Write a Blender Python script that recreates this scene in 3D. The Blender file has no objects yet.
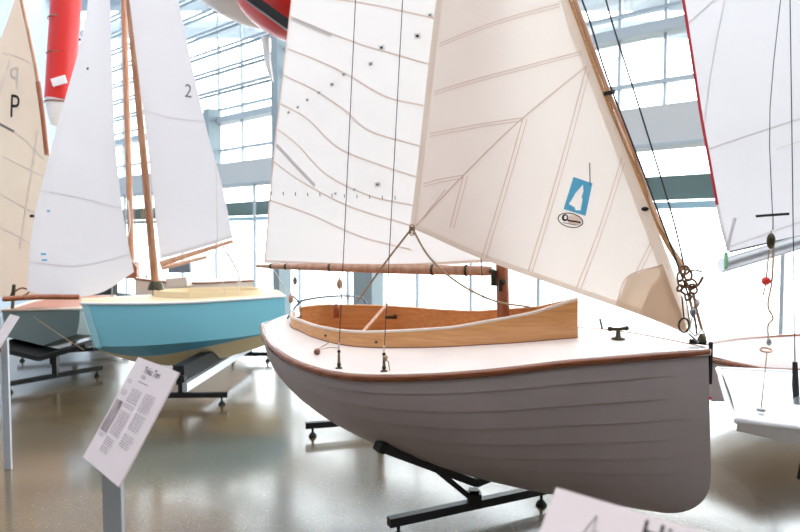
import bpy, bmesh, math, random
import numpy as np
from mathutils import Vector, Matrix
random.seed(4)
SC = bpy.context.scene
COL = SC.collection

# ------------------------------------------------------------------ camera, sky, light, exposure
F = 620.0; HC = 1.7; PT = math.atan(29 / F)
cam = bpy.data.cameras.new('camera'); camo = bpy.data.objects.new('camera', cam); COL.objects.link(camo)
cam.sensor_width = 36; cam.lens = F * 36 / 800; cam.clip_start = .05; cam.clip_end = 300
camo.location = (0, 0, HC); camo.rotation_euler = (math.pi / 2 - PT, 0, 0)
cam.dof.use_dof = True; cam.dof.focus_distance = 3.2; cam.dof.aperture_fstop = 2.8
SC.camera = camo
w = bpy.data.worlds.new('sky'); SC.world = w; w.use_nodes = True
bg = w.node_tree.nodes['Background']; bg.inputs[0].default_value = (.93, .97, 1, 1); bg.inputs[1].default_value = 1.0
# overcast sky, brightest low over the harbour outside the windows
_nt = w.node_tree; _tc = _nt.nodes.new('ShaderNodeTexCoord'); _dp = _nt.nodes.new('ShaderNodeVectorMath'); _dp.operation = 'DOT_PRODUCT'; _dp.inputs[1].default_value = (.62, .75, -.1)
_mr = _nt.nodes.new('ShaderNodeMapRange'); _mr.inputs[1].default_value = -.5; _mr.inputs[2].default_value = .9; _mr.inputs[3].default_value = 1.9; _mr.inputs[4].default_value = 5.0
_nt.links.new(_tc.outputs['Generated'], _dp.inputs[0]); _nt.links.new(_dp.outputs['Value'], _mr.inputs[0]); _nt.links.new(_mr.outputs[0], bg.inputs[1])
SC.view_settings.view_transform = 'Standard'; SC.view_settings.look = 'None'
SC.view_settings.exposure = 0.74; SC.view_settings.gamma = 1
SC.cycles.max_bounces = 8; SC.cycles.transparent_max_bounces = 12
SC.cycles.use_denoising = True

# ------------------------------------------------------------------ helpers
def lin(c):
    return tuple(((v / 255 / 12.92) if v / 255 <= .04045 else ((v / 255 + .055) / 1.055) ** 2.4) for v in c) + (1,)

def mat(name, rgb, rough=.5, metal=0, noise=0, nscale=8, bump=0, stretch=None, rgb2=None, coat=0, spec=None):
    m = bpy.data.materials.new(name); m.use_nodes = True
    nt = m.node_tree; b = nt.nodes['Principled BSDF']
    b.inputs['Roughness'].default_value = rough; b.inputs['Metallic'].default_value = metal
    b.inputs['Coat Weight'].default_value = coat; b.inputs['Coat Roughness'].default_value = .1
    if spec is not None: b.inputs['Specular IOR Level'].default_value = spec
    c = lin(rgb); b.inputs['Base Color'].default_value = c
    if noise or bump:
        tc = nt.nodes.new('ShaderNodeTexCoord'); mp = nt.nodes.new('ShaderNodeMapping'); n = nt.nodes.new('ShaderNodeTexNoise')
        n.inputs['Scale'].default_value = nscale; n.inputs['Detail'].default_value = 6
        if stretch: mp.inputs['Scale'].default_value = stretch
        nt.links.new(tc.outputs['Object'], mp.inputs[0]); nt.links.new(mp.outputs[0], n.inputs['Vector'])
        if noise:
            r = nt.nodes.new('ShaderNodeMix'); r.data_type = 'RGBA'
            c2 = lin(rgb2) if rgb2 else tuple(v * (1 - noise) for v in c[:3]) + (1,)
            r.inputs[6].default_value = c; r.inputs[7].default_value = c2
            rr = nt.nodes.new('ShaderNodeMapRange'); rr.inputs[1].default_value = .35; rr.inputs[2].default_value = .65
            nt.links.new(n.outputs[0], rr.inputs[0]); nt.links.new(rr.outputs[0], r.inputs[0]); nt.links.new(r.outputs[2], b.inputs['Base Color'])
        if bump:
            bp = nt.nodes.new('ShaderNodeBump'); bp.inputs['Strength'].default_value = bump; bp.inputs['Distance'].default_value = .01
            nt.links.new(n.outputs[0], bp.inputs['Height']); nt.links.new(bp.outputs[0], b.inputs['Normal'])
    return m

def cloth(name, rgb, trans=.5, wr=.25, scale=1.6, patch=None):
    m = bpy.data.materials.new(name); m.use_nodes = True; nt = m.node_tree; nt.nodes.clear()
    out = nt.nodes.new('ShaderNodeOutputMaterial'); d = nt.nodes.new('ShaderNodeBsdfDiffuse'); t = nt.nodes.new('ShaderNodeBsdfTranslucent')
    mx = nt.nodes.new('ShaderNodeMixShader'); mx.inputs[0].default_value = trans
    tc = nt.nodes.new('ShaderNodeTexCoord'); n = nt.nodes.new('ShaderNodeTexNoise'); n.inputs['Scale'].default_value = scale; n.inputs['Detail'].default_value = 5
    n.inputs['Distortion'].default_value = .8
    r = nt.nodes.new('ShaderNodeMix'); r.data_type = 'RGBA'
    c = lin(rgb); r.inputs[6].default_value = c; r.inputs[7].default_value = tuple(v * .93 for v in c[:3]) + (1,)
    bp = nt.nodes.new('ShaderNodeBump'); bp.inputs['Strength'].default_value = wr; bp.inputs['Distance'].default_value = .05
    L = nt.links.new
    L(tc.outputs['Object'], n.inputs['Vector']); L(n.outputs[0], r.inputs[0]); L(n.outputs[0], bp.inputs['Height'])
    L(r.outputs[2], d.inputs[0]); L(r.outputs[2], t.inputs[0]); L(bp.outputs[0], d.inputs['Normal']); L(bp.outputs[0], t.inputs['Normal'])
    L(d.outputs[0], mx.inputs[1]); L(t.outputs[0], mx.inputs[2]); L(mx.outputs[0], out.inputs[0])
    return m

def glassmat():
    m = bpy.data.materials.new('window_glass'); m.use_nodes = True; nt = m.node_tree; nt.nodes.clear()
    out = nt.nodes.new('ShaderNodeOutputMaterial'); g = nt.nodes.new('ShaderNodeBsdfGlossy'); t = nt.nodes.new('ShaderNodeBsdfTransparent')
    g.inputs['Roughness'].default_value = .02; t.inputs[0].default_value = (.96, .98, .98, 1)
    mx = nt.nodes.new('ShaderNodeMixShader'); mx.inputs[0].default_value = .06
    nt.links.new(t.outputs[0], mx.inputs[1]); nt.links.new(g.outputs[0], mx.inputs[2]); nt.links.new(mx.outputs[0], out.inputs[0])
    return m

def floormat():
    m = bpy.data.materials.new('polished_concrete'); m.use_nodes = True; nt = m.node_tree; b = nt.nodes['Principled BSDF']; L = nt.links.new
    tc = nt.nodes.new('ShaderNodeTexCoord')
    def noise(s, d=6):
        n = nt.nodes.new('ShaderNodeTexNoise'); n.inputs['Scale'].default_value = s; n.inputs['Detail'].default_value = d; L(tc.outputs['Object'], n.inputs['Vector']); return n
    a, f, g = noise(.9), noise(7), noise(60, 3)
    def mix(x, y, fac, lo=.35, hi=.65):
        r = nt.nodes.new('ShaderNodeMix'); r.data_type = 'RGBA'; rr = nt.nodes.new('ShaderNodeMapRange')
        rr.inputs[1].default_value = lo; rr.inputs[2].default_value = hi; L(fac.outputs[0], rr.inputs[0]); L(rr.outputs[0], r.inputs[0])
        for i, v in ((6, x), (7, y)):
            if isinstance(v, tuple): r.inputs[i].default_value = v
            else: L(v, r.inputs[i])
        return r.outputs[2]
    c = mix(lin((84, 64, 38)), lin((114, 94, 64)), a)
    c = mix(c, lin((66, 54, 38)), f, .55, .85)
    c = mix(c, lin((136, 122, 98)), g, .6, .75)
    L(c, b.inputs['Base Color'])
    rr = nt.nodes.new('ShaderNodeMapRange'); rr.inputs[3].default_value = .12; rr.inputs[4].default_value = .3
    L(f.outputs[0], rr.inputs[0]); L(rr.outputs[0], b.inputs['Roughness']); b.inputs['Specular IOR Level'].default_value = 1; b.inputs['Coat Weight'].default_value = .6; b.inputs['Coat Roughness'].default_value = .12
    return m

M = dict(
    hull=mat('shaded_grey_hull', (172, 158, 155), .42, noise=.08, nscale=3),  # shade on the hull side is put into this grey
    deck=mat('pinkish_white_deck_paint', (240, 226, 219), .4, noise=.04, nscale=5),
    varnish=mat('varnished_wood', (234, 172, 112), .28, noise=1, rgb2=(220, 152, 92), nscale=5, stretch=(1, 6, 14), coat=.5),
    darkvarn=mat('dark_varnished_wood', (150, 84, 48), .25, noise=1, rgb2=(120, 62, 34), nscale=6, stretch=(1, 5, 12), coat=.6),
    mastwood=mat('pale_brown_mast_wood', (206, 152, 116), .35, noise=1, rgb2=(176, 118, 82), nscale=10, stretch=(3, 3, .4), coat=.3),
    redwood=mat('reddish_wood', (178, 104, 66), .35, noise=1, rgb2=(150, 82, 50), nscale=12, stretch=(3, 3, .6), coat=.3),
    palewood=mat('pale_pinkish_wood', (214, 166, 138), .4, noise=1, rgb2=(192, 140, 110), nscale=8, stretch=(4, 4, 1)),
    rimwood=mat('pale_rim_wood', (236, 214, 196), .4),
    rope=mat('tan_rope', (188, 156, 122), .8, noise=.3, nscale=60, bump=.4),
    oldrope=mat('brown_rope', (134, 94, 62), .8, noise=.4, nscale=50, bump=.4),
    whiterope=mat('white_cord', (226, 216, 206), .8),
    wire=mat('steel_wire', (60, 58, 58), .6, 0),
    bronze=mat('aged_bronze', (86, 80, 62), .4, .8, noise=.3, nscale=30),
    steel=mat('grey_steel', (150, 152, 154), .3, .8),
    black=mat('black_painted_steel', (26, 25, 26), .45, noise=.15, nscale=9),
    rubber=mat('black_rubber', (22, 22, 22), .7),
    bluegrey=mat('blue_grey_painted_tube', (104, 116, 130), .4),
    sailwhite=cloth('white_sailcloth', (242, 234, 231)),
    sailcream=cloth('cream_sailcloth', (253, 240, 230)),
    sailcool=cloth('cool_white_sailcloth', (232, 228, 231)),
    sailtan=cloth('tan_sailcloth', (228, 208, 188)),
    seam=cloth('sail_seam', (236, 214, 202)), seamgrey=cloth('grey_sail_seam', (222, 216, 216)),
    patch=cloth('tan_sail_patch', (244, 226, 206), .55), tape=cloth('luff_tape', (252, 240, 228)),
    ink=mat('black_ink', (30, 28, 30), .6), greyink=mat('grey_ink', (120, 112, 112), .6), ghost=cloth('faded_grey_print', (206, 204, 202)),
    blueprint=cloth('sky_blue_print', (110, 190, 226), .5), whiteprint=cloth('white_print', (252, 250, 248), .5),
    peachprint=cloth('peach_print', (244, 224, 210), .5),
    red=mat('red_paint', (214, 40, 34), .35), redtape=mat('red_tape', (200, 50, 62), .6),
    bluehull=mat('sky_blue_hull_paint', (138, 212, 230), .3, coat=.3), paleblue=mat('pale_blue_paint', (176, 224, 236), .35),
    deepblue=mat('mid_blue_hull_paint', (98, 180, 212), .3),
    creambot=mat('cream_bottom_paint', (240, 224, 178), .45, noise=.06, nscale=4),
    creamdeck=mat('cream_deck_paint', (238, 216, 178), .45), whitepaint=mat('white_paint', (244, 242, 242), .35),
    greenhull=mat('grey_green_hull_paint', (128, 142, 140), .45), orangewood=mat('orange_varnished_deck', (196, 112, 62), .35),
    panel=mat('white_sign_board', (226, 208, 206), .5), signpost=mat('grey_sign_post', (182, 186, 190), .4, .2),
    photo=mat('sepia_photo_print', (96, 76, 76), .5, noise=1, rgb2=(176, 156, 154), nscale=14),
    frame=mat('hazed_blue_grey_frame', (180, 192, 200), .5), darkframe=mat('hazed_grey_column', (146, 162, 168), .5),  # frame and column colours lightened to stand in for window haze
    beam=mat('pale_grey_beam_paint', (204, 208, 208), .5), greenband=mat('dark_green_fascia', (96, 122, 116), .5),
    lightblue=mat('light_blue_fascia', (180, 214, 232), .5), wall=mat('pale_grey_wall_paint', (172, 184, 198), .7),
    darkwall=mat('charcoal_light_block', (70, 72, 76), .7), dark=mat('dark_display_board', (62, 62, 62), .6),
    alu=mat('brushed_aluminium', (196, 198, 202), .35, .6), teal=mat('teal_cloth_tie', (110, 160, 120), .8),
    pinkdeck=mat('dusty_pink_deck_paint', (160, 134, 128), .5), quay=mat('pale_quay_paving', (225, 228, 230), .8), water=mat('pale_harbour_water', (206, 220, 230), .15),
)
M['floor'] = floormat(); M['glass'] = glassmat()

def finish(me, smooth):
    for p in me.polygons: p.use_smooth = smooth
def link(name, me, parent=None):
    o = bpy.data.objects.new(name, me); COL.objects.link(o)
    if parent is not None:
        o.parent = parent; o.matrix_parent_inverse = Matrix.Translation(parent.location).inverted()
    return o
def thing(name, label, cat, loc, group=None):
    o = bpy.data.objects.new(name, None); COL.objects.link(o); o.location = loc; o.empty_display_size = .1
    o['label'] = label; o['category'] = cat
    if group: o['group'] = group
    return o
def tag(o, label, cat, group=None):
    o['label'] = label; o['category'] = cat
    if group: o['group'] = group
    return o
class MB:
    def __init__(s): s.v = []; s.f = []; s.m = []; s.mats = []; s.sm = []
    def mi(s, m):
        if m not in s.mats: s.mats.append(m)
        return s.mats.index(m)
    def add(s, vs, fs, m, smooth=False):
        k = len(s.v); s.v += [tuple(map(float, v)) for v in vs]; i = s.mi(m)
        for f in fs: s.f.append(tuple(k + j for j in f)); s.m.append(i); s.sm.append(smooth)
        return s
    def grid(s, P, m, smooth=True, closed=False, flip=False, mf=None):
        P = np.asarray(P); a, b = P.shape[:2]; fs = []; k = len(s.v); s.v += [tuple(map(float, v)) for v in P.reshape(-1, 3)]
        for i in range(a - 1):
            for j in range(b if closed else b - 1):
                j2 = (j + 1) % b; f = (i * b + j, i * b + j2, (i + 1) * b + j2, (i + 1) * b + j)
                if flip: f = f[::-1]
                mm = mf(i, j) if mf else m
                if mm is None: continue
                s.f.append(tuple(k + q for q in f)); s.m.append(s.mi(mm)); s.sm.append(smooth)
        return s
    def box(s, c, size, m, ax=None):
        c = np.array(c, float); X, Y, Z = ax if ax is not None else np.eye(3)
        X, Y, Z = [np.array(q, float) for q in (X, Y, Z)]; h = np.array(size) / 2
        vs = [c + X * h[0] * a + Y * h[1] * b + Z * h[2] * d for d in (-1, 1) for a, b in ((-1, -1), (1, -1), (1, 1), (-1, 1))]
        return s.add(vs, [(3, 2, 1, 0), (4, 5, 6, 7), (0, 1, 5, 4), (1, 2, 6, 5), (2, 3, 7, 6), (3, 0, 4, 7)], m)
    def bar(s, a, b, wd, ht, m, up=(0, 0, 1)):
        a, b = np.array(a, float), np.array(b, float); d = b - a; L = np.linalg.norm(d); d /= L
        y = np.cross(up, d); y /= np.linalg.norm(y); z = np.cross(d, y)
        return s.box((a + b) / 2, (L, wd, ht), m, (d, y, z))
    def tube(s, pts, r, m, n=8, closed=False, cap=True):
        pts = [np.array(p, float) for p in pts]; N = len(pts); rs = r if hasattr(r, '__len__') else [r] * N
        rings = []; prev = None
        for i in range(N):
            if closed: t = pts[(i + 1) % N] - pts[i - 1]
            else: t = pts[min(i + 1, N - 1)] - pts[max(i - 1, 0)]
            t = t / (np.linalg.norm(t) + 1e-9)
            if prev is None:
                u = np.cross(t, (0, 0, 1)) if abs(t[2]) < .9 else np.cross(t, (1, 0, 0))
            else: u = prev - t * prev.dot(t)
            u /= np.linalg.norm(u) + 1e-9; prev = u; v = np.cross(t, u)
            rings.append([pts[i] + rs[i] * (math.cos(2 * math.pi * k / n) * u + math.sin(2 * math.pi * k / n) * v) for k in range(n)])
        if closed: rings.append(rings[0])
        s.grid(rings, m, True, True)
        if cap and not closed:
            k = len(s.v); s.add(rings[0], [tuple(range(n))], m); s.add(rings[-1], [tuple(range(n))[::-1]], m)
        return s
    def lathe(s, c, prof, m, ax=(0, 0, 1), n=16):
        ax = np.array(ax, float); ax /= np.linalg.norm(ax); u = np.cross(ax, (1, 0, 0)) if abs(ax[0]) < .9 else np.cross(ax, (0, 1, 0)); u /= np.linalg.norm(u); v = np.cross(ax, u)
        R = [[np.array(c) + ax * h + r * (math.cos(2 * math.pi * k / n) * u + math.sin(2 * math.pi * k / n) * v) for k in range(n)] for r, h in prof]
        return s.grid(R, m, True, True)
    def ball(s, c, r, m, sc=(1, 1, 1), n=12, ax=None):
        ax = np.eye(3) if ax is None else np.array(ax)
        R = [[np.array(c) + (np.array([math.sin(a) * math.cos(2 * math.pi * k / n) * sc[0], math.sin(a) * math.sin(2 * math.pi * k / n) * sc[1], math.cos(a) * sc[2]]) * r) @ ax for k in range(n)] for a in np.linspace(.001, math.pi - .001, n)]
        return s.grid(R, m, True, True)
    def build(s, name, parent=None):
        me = bpy.data.meshes.new(name); me.from_pydata(s.v, [], s.f)
        for m in s.mats: me.materials.append(M[m])
        me.polygons.foreach_set('material_index', s.m); me.polygons.foreach_set('use_smooth', s.sm)
        me.update()
        bm = bmesh.new(); bm.from_mesh(me); bmesh.ops.recalc_face_normals(bm, faces=bm.faces); bm.to_mesh(me); bm.free()
        return link(name, me, parent)

def ray(px, py):
    v = np.array([(px - 400) / F, 1, -(py - 266) / F]); c, s = math.cos(PT), math.sin(PT)
    return np.array([v[0], v[1] * c + v[2] * s, -v[1] * s + v[2] * c])
CAM = np.array([0, 0, HC])
def at(px, py, Y): r = ray(px, py); return CAM + r * (Y / r[1])
class Plane:
    def __init__(s, p, n): s.p = np.array(p, float); s.n = np.array(n, float) / np.linalg.norm(n); s.n *= -1 if s.n.dot(CAM - s.p) < 0 else 1
    def hit(s, px, py): r = ray(px, py); return CAM + r * ((s.p - CAM).dot(s.n) / r.dot(s.n))
def smooth(pts, n=8):
    P = [np.array(p, float) for p in pts]; P = [2 * P[0] - P[1]] + P + [2 * P[-1] - P[-2]]; out = []
    for i in range(1, len(P) - 2):
        for t in np.linspace(0, 1, n, endpoint=False):
            a, b, c, d = P[i - 1:i + 3]
            out.append(.5 * (2 * b + (c - a) * t + (2 * a - 5 * b + 4 * c - d) * t * t + (3 * b - a - 3 * c + d) * t ** 3))
    return out + [P[-2]]
def cub(xk, yk, x):
    xk, yk, x = map(lambda q: np.asarray(q, float), (xk, yk, x)); h = np.diff(xk); d = np.diff(yk) / h
    m = np.empty_like(yk); m[1:-1] = (d[:-1] * h[1:] + d[1:] * h[:-1]) / (h[1:] + h[:-1]); m[0] = d[0] * 1.5 - m[1] * .5; m[-1] = d[-1] * 1.5 - m[-2] * .5
    i = np.clip(np.searchsorted(xk, x) - 1, 0, len(h) - 1); t = (x - xk[i]) / h[i]
    return (2 * t ** 3 - 3 * t ** 2 + 1) * yk[i] + (t ** 3 - 2 * t ** 2 + t) * h[i] * m[i] + (-2 * t ** 3 + 3 * t ** 2) * yk[i + 1] + (t ** 3 - t ** 2) * h[i] * m[i + 1]

# ------------------------------------------------------------------ structure
def struct(o): o['kind'] = 'structure'; return o
b = MB(); b.box((0, 6, -.05), (40, 36, .1), 'floor'); struct(b.build('floor'))
WP = np.array([3.27, 8.11, 0]); WD = np.array([-.76, .65, 0]); WD /= np.linalg.norm(WD); WN = np.array([WD[1], -WD[0], 0]); WN *= -1 if WN[1] > 0 else 1
AX = (WD, WN, (0, 0, 1)); T0, T1 = -8.0, 17.0
def wp(t, z, off=0): return WP + WD * t + WN * off + np.array([0, 0, z])
def wallbox(b, ta, tb, za, zb, th, m, off=0): b.box(wp((ta + tb) / 2, (za + zb) / 2, off), (tb - ta, th, zb - za), m, AX)
b = MB(); wallbox(b, T0, T1, 2.88, 3.36, .35, 'beam'); wallbox(b, T0, T1, 2.84, 2.88, .42, 'frame')
struct(b.build('trim_1'))
b = MB(); wallbox(b, T0, T1, 2.2, 2.52, .1, 'greenband', -.45); struct(b.build('trim_2'))
b = MB(); wallbox(b, T0, T1, 2.08, 2.17, .12, 'lightblue', -.45); struct(b.build('trim_3'))
# lower glazing
b = MB(); g = MB()
wallbox(b, T0, T1, 0, .1, .12, 'frame')
for t in (-7.2, -6, -4.9, -3.8, -2.7, -1.5, 1.6, 2.8, 3.9, 5.6, 7.0, 8.5, 10, 11.5, 13, 14.5, 16): wallbox(b, t - .02, t + .02, .1, 2.84, .06, 'frame')
wallbox(g, T0, T1, .1, 2.84, .012, 'glass')
f = struct(b.build('window_1')); g.build('glass_pane', f)
# upper glazing with louvres
b = MB(); g = MB(); s = MB()
for t in (-7, -5.5, -4, -2.6, -1.5, -.15, .44, 1.8, 3.2, 6, 8.9, 9.8, 11.5, 13, 14.5, 16): wallbox(b, t - .018, t + .018, 3.36, 8, .06, 'frame')
for z, h, th in ((3.69, .05, .1), (4.36, .13, .3), (4.62, .04, .1)): wallbox(b, T0, T1, z - h / 2, z + h / 2, th, 'frame')
wallbox(g, T0, T1, 3.36, 8, .012, 'glass')
f = struct(b.build('window_2')); g.build('glass_pane', f)
for z in np.arange(5.0, 8, .46):
    s = MB(); a = math.radians(28); zz = np.array([0, 0, 1.0])
    s.box(wp((T0 + T1) / 2, z, .22), (T1 - T0, .24, .05), 'frame', (WD, WN * math.cos(a) - zz * math.sin(a), zz * math.cos(a) + WN * math.sin(a)))
    s.box(wp((T0 + T1) / 2, z - .05, .13), (T1 - T0, .05, .05), 'frame', AX); s.build('louvre', f)
# columns
for k, (t, wd, za) in enumerate(((4.75, .45, 0), (7.15, .2, 0), (9.8, .22, 3.3))):
    b = MB(); wallbox(b, t - wd / 2, t + wd / 2, za, (2.84, 8, 4.6)[k], .3, 'darkframe', .34 if k < 2 else .2); struct(b.build('trim_%d' % (4 + k)))
# other walls
c0 = wp(T1, 0); 
b = MB(); b.bar(c0 + [0, 0, 4], [-7.2, -5, 4], .2, 8, 'wall'); struct(b.build('wall_left'))
b = MB(); b.box((1, -5, 4), (18, .2, 8), 'darkwall'); struct(b.build('wall_back_light_block'))  # unseen wall, added dark to cut light from behind the camera
c1 = wp(T0, 0)
b = MB(); b.bar(c1 + [0, 0, 4], [c1[0] - .5, -5, 4], .2, 8, 'wall'); struct(b.build('wall_right'))
b = MB()
for y in np.arange(-4.5, 20, 2.4): b.box((0, y, 8.1), (22, 1.1, .2), 'wall')  # unseen slabs, spaced with open gaps to let sky light onto the decks
struct(b.build('ceiling'))
b = MB(); b.box((10, 40, -.16), (160, 60, .1), 'quay'); struct(b.build('ground'))
b = MB(); b.box(wp(14.9, 1.4, .5), (1.6, .12, 2.8), 'dark', AX)
b.box(wp(14.9, 2.84, .5), (1.7, .2, .1), 'whitepaint', AX)
tag(b.build('display_board'), 'tall dark display board standing behind the two left masts', 'board')

# ------------------------------------------------------------------ sails
class Sail:
    """a cloth in a plane with a shallow belly; outline and seams are given as picture points on that plane"""
    def __init__(s, plane, poly, amp, wfade):
        s.pl = plane; s.amp = amp; s.w = wfade
        n = plane.n; s.ex = np.cross((0, 0, 1), n); s.ex /= np.linalg.norm(s.ex); s.ey = np.cross(n, s.ex)
        s.poly = [s.to2(plane.hit(*p)) for p in poly]; s.cen = np.mean(s.poly, axis=0)
    def to2(s, P): d = P - s.pl.p; return np.array([d.dot(s.ex), d.dot(s.ey)])
    def p3(s, q, off=0):
        k = 1; N = len(s.poly)
        for i in range(N):
            a, b = s.poly[i], s.poly[(i + 1) % N]; e = b - a; L = np.linalg.norm(e)
            if L < 1e-6: continue
            t = np.clip((q - a).dot(e) / L / L, 0, 1); d = np.linalg.norm(q - a - e * t); k *= 1 - math.exp(-d / s.w)
        rip = .006 * math.sin(q[0] * 9 + q[1] * 4) + .004 * math.sin(q[0] * 3 - q[1] * 13)
        return s.pl.p + s.ex * q[0] + s.ey * q[1] + s.pl.n * (s.amp * k + rip * k + off)
    def mesh(s, mb, m, sides, nu=36, nv=44):
        """Coons patch of bottom, top (left to right) and left, right (bottom to top)"""
        def res(pts, n):
            P = [s.to2(s.pl.hit(*p)) for p in pts]
            P = np.array(smooth(P, 10)) if len(P) > 2 else np.array(P)
            d = np.r_[0, np.cumsum(np.linalg.norm(np.diff(P, axis=0), axis=1))]; t = np.linspace(0, d[-1], n)
            return np.stack([np.interp(t, d, P[:, 0]), np.interp(t, d, P[:, 1])], 1)
        B, T, Lf, R = res(sides[0], nu), res(sides[1], nu), res(sides[2], nv), res(sides[3], nv)
        G = []
        for j in range(nv):
            v = j / (nv - 1); row = []
            for i in range(nu):
                u = i / (nu - 1)
                q = (1 - v) * B[i] + v * T[i] + (1 - u) * Lf[j] + u * R[j] - ((1 - u) * (1 - v) * B[0] + u * (1 - v) * B[-1] + (1 - u) * v * T[0] + u * v * T[-1])
                row.append(s.p3(q))
            G.append(row)
        mb.grid(G, m); return s
    def strip(s, mb, pts, wpx, m, off=.004, n=14):
        P = [s.to2(s.pl.hit(*p)) for p in pts]; P = smooth(P, n) if len(P) > 2 else [P[0] + (P[1] - P[0]) * t for t in np.linspace(0, 1, n)]
        wd = wpx * np.linalg.norm(s.pl.p - CAM) / F / 2
        rows = []
        for i, q in enumerate(P):
            t = P[min(i + 1, len(P) - 1)] - P[max(i - 1, 0)]; t /= np.linalg.norm(t) + 1e-9; nn = np.array([-t[1], t[0]])
            rows.append([s.p3(q - nn * wd, off), s.p3(q + nn * wd, off)])
        mb.grid(rows, m)
    def poly2(s, mb, pts, m, off=.005):
        P = [s.to2(s.pl.hit(*p)) for p in pts]; mb.add([s.p3(q, off) for q in P], [tuple(range(len(P)))], m)
    def fan(s, mb, pts, m, off=.005, k=8):
        """filled quad a,b,c,d following the belly"""
        a, b_, c, d = [s.to2(s.pl.hit(*p)) for p in pts]
        mb.grid([[s.p3((a * (1 - u) + b_ * u) * (1 - v) + (d * (1 - u) + c * u) * v, off) for u in np.linspace(0, 1, k)] for v in np.linspace(0, 1, k)], m)
    def text(s, txt, px, py, hpx, m, parent, name='print', rot=0, off=.006, mirror=False, wscale=1):
        cu = bpy.data.curves.new(name, 'FONT'); cu.body = txt; cu.align_x = 'CENTER'; cu.align_y = 'CENTER'; cu.resolution_u = 3
        tmp = bpy.data.objects.new(name, cu); COL.objects.link(tmp); dg = bpy.context.evaluated_depsgraph_get(); me = bpy.data.meshes.new_from_object(tmp.evaluated_get(dg))
        bpy.data.objects.remove(tmp)
        dist = (s.pl.hit(px, py) - CAM)[1]; sc = hpx / .7 * dist / F; c = s.to2(s.pl.hit(px, py)); ca, sa = math.cos(rot), math.sin(rot)
        for v in me.vertices:
            x = v.co.x * sc * wscale * (-1 if mirror else 1); y = v.co.y * sc
            v.co = s.p3(c + np.array([x * ca - y * sa, x * sa + y * ca]), off)
        me.materials.clear(); me.materials.append(M[m]); return link(name, me, parent)

# ------------------------------------------------------------------ main boat
TH = math.radians(23.307); HEEL = .074; BX, BY = 1.604, 3.208; LB = 2.611
U_ = np.array([0, .06, .15, .3, .5, .7, .85, .95, 1.0]); UZ = np.array([0, .2, .4, .65, 1.0])
Bk = np.array([.018, .125, .274, .454, .664, .755, .61, .39, .225]); Zk = np.array([1.125, 1.12, 1.074, 1.051, 1.15])
KC = np.array([0, .2, .45, .7, .88, .97, 1.0]); Ck = np.array([.01, .145, .301, .395, .285, .16, .043]); S0, S1 = .653, 2.491
def half(s): return cub(U_, Bk, np.clip(s / LB, 0, 1))
def shz(s): return cub(UZ, Zk, np.clip(s / LB, 0, 1))
def deckz(s, y):
    bb = half(s); return shz(s) + .053 * (bb / .7) * (1 - np.clip(y / bb, -1, 1) ** 2)
def BW(s, y, z):
    s, y, z = np.broadcast_arrays(np.asarray(s, float), y, z); z0 = .7
    y2 = y * math.cos(HEEL) + (z - z0) * math.sin(HEEL); z2 = z0 + (z - z0) * math.cos(HEEL) - y * math.sin(HEEL)
    return np.stack([BX - math.cos(TH) * s - math.sin(TH) * y2, BY + math.sin(TH) * s - math.cos(TH) * y2, z2], -1)
def keelz(u):
    k = .186 + .1 * u + (.808 - .286) * np.clip((u - .3) / .7, 0, 1) ** 1.8; z = cub(UZ, Zk, u)
    return k + (z - k) * .2 * (1 - np.sqrt(np.clip(1 - np.clip(1 - u / .085, 0, 1) ** 2, 0, 1)))
boat = thing('sailing_dinghy', 'large grey clinker sailing dinghy with pinkish white deck and varnished coaming, in the foreground', 'boat', tuple(BW(1.3, 0, .2)))
us = np.unique(np.r_[np.linspace(0, 1, 26) ** 2 * .09, np.linspace(.09, .9, 54), np.linspace(.9, 1, 12)])
NP = 12; vs = []; offs = []
for k in range(NP):
    for t in (0, .34, .67, 1): vs.append((k + t) / NP); offs.append(.0055 * t if k < NP - 1 else .008 * (1 - t) * 0)
vs = np.array(vs); offs = np.array(offs)
G = []
for u in us:
    bb = cub(U_, Bk, u); z = cub(UZ, Zk, u); k = keelz(u); ph = vs * math.pi / 2
    fade = min(1, max(0, (u - .04) / .1)) * min(1, max(0, (1.0 - u) / .05))
    Y = bb * np.cos(ph) ** 1.204; Z = z - (z - k) * np.sin(ph)
    Y = Y + offs * fade * np.cos(ph); Z = Z - offs * fade * np.sin(ph)
    S_ = u * LB - .035 * np.sin(ph) * (1 - u) ** 6 * np.clip(1 - (ph / 1.6) ** 8, .0, 1)
    G.append(np.concatenate([BW(S_, Y, Z), BW(S_, -Y, Z)[::-1][1:]]))
b = MB(); b.grid(G, 'hull', False)
for i, e in ((0, G[0]), (1, G[-1])): b.add(list(e), [tuple(range(len(e)))], 'hull')
o = b.build('hull', boat)
for p in o.data.polygons: p.use_smooth = True
md = o.modifiers.new('edges', 'EDGE_SPLIT'); md.split_angle = math.radians(24)
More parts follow.
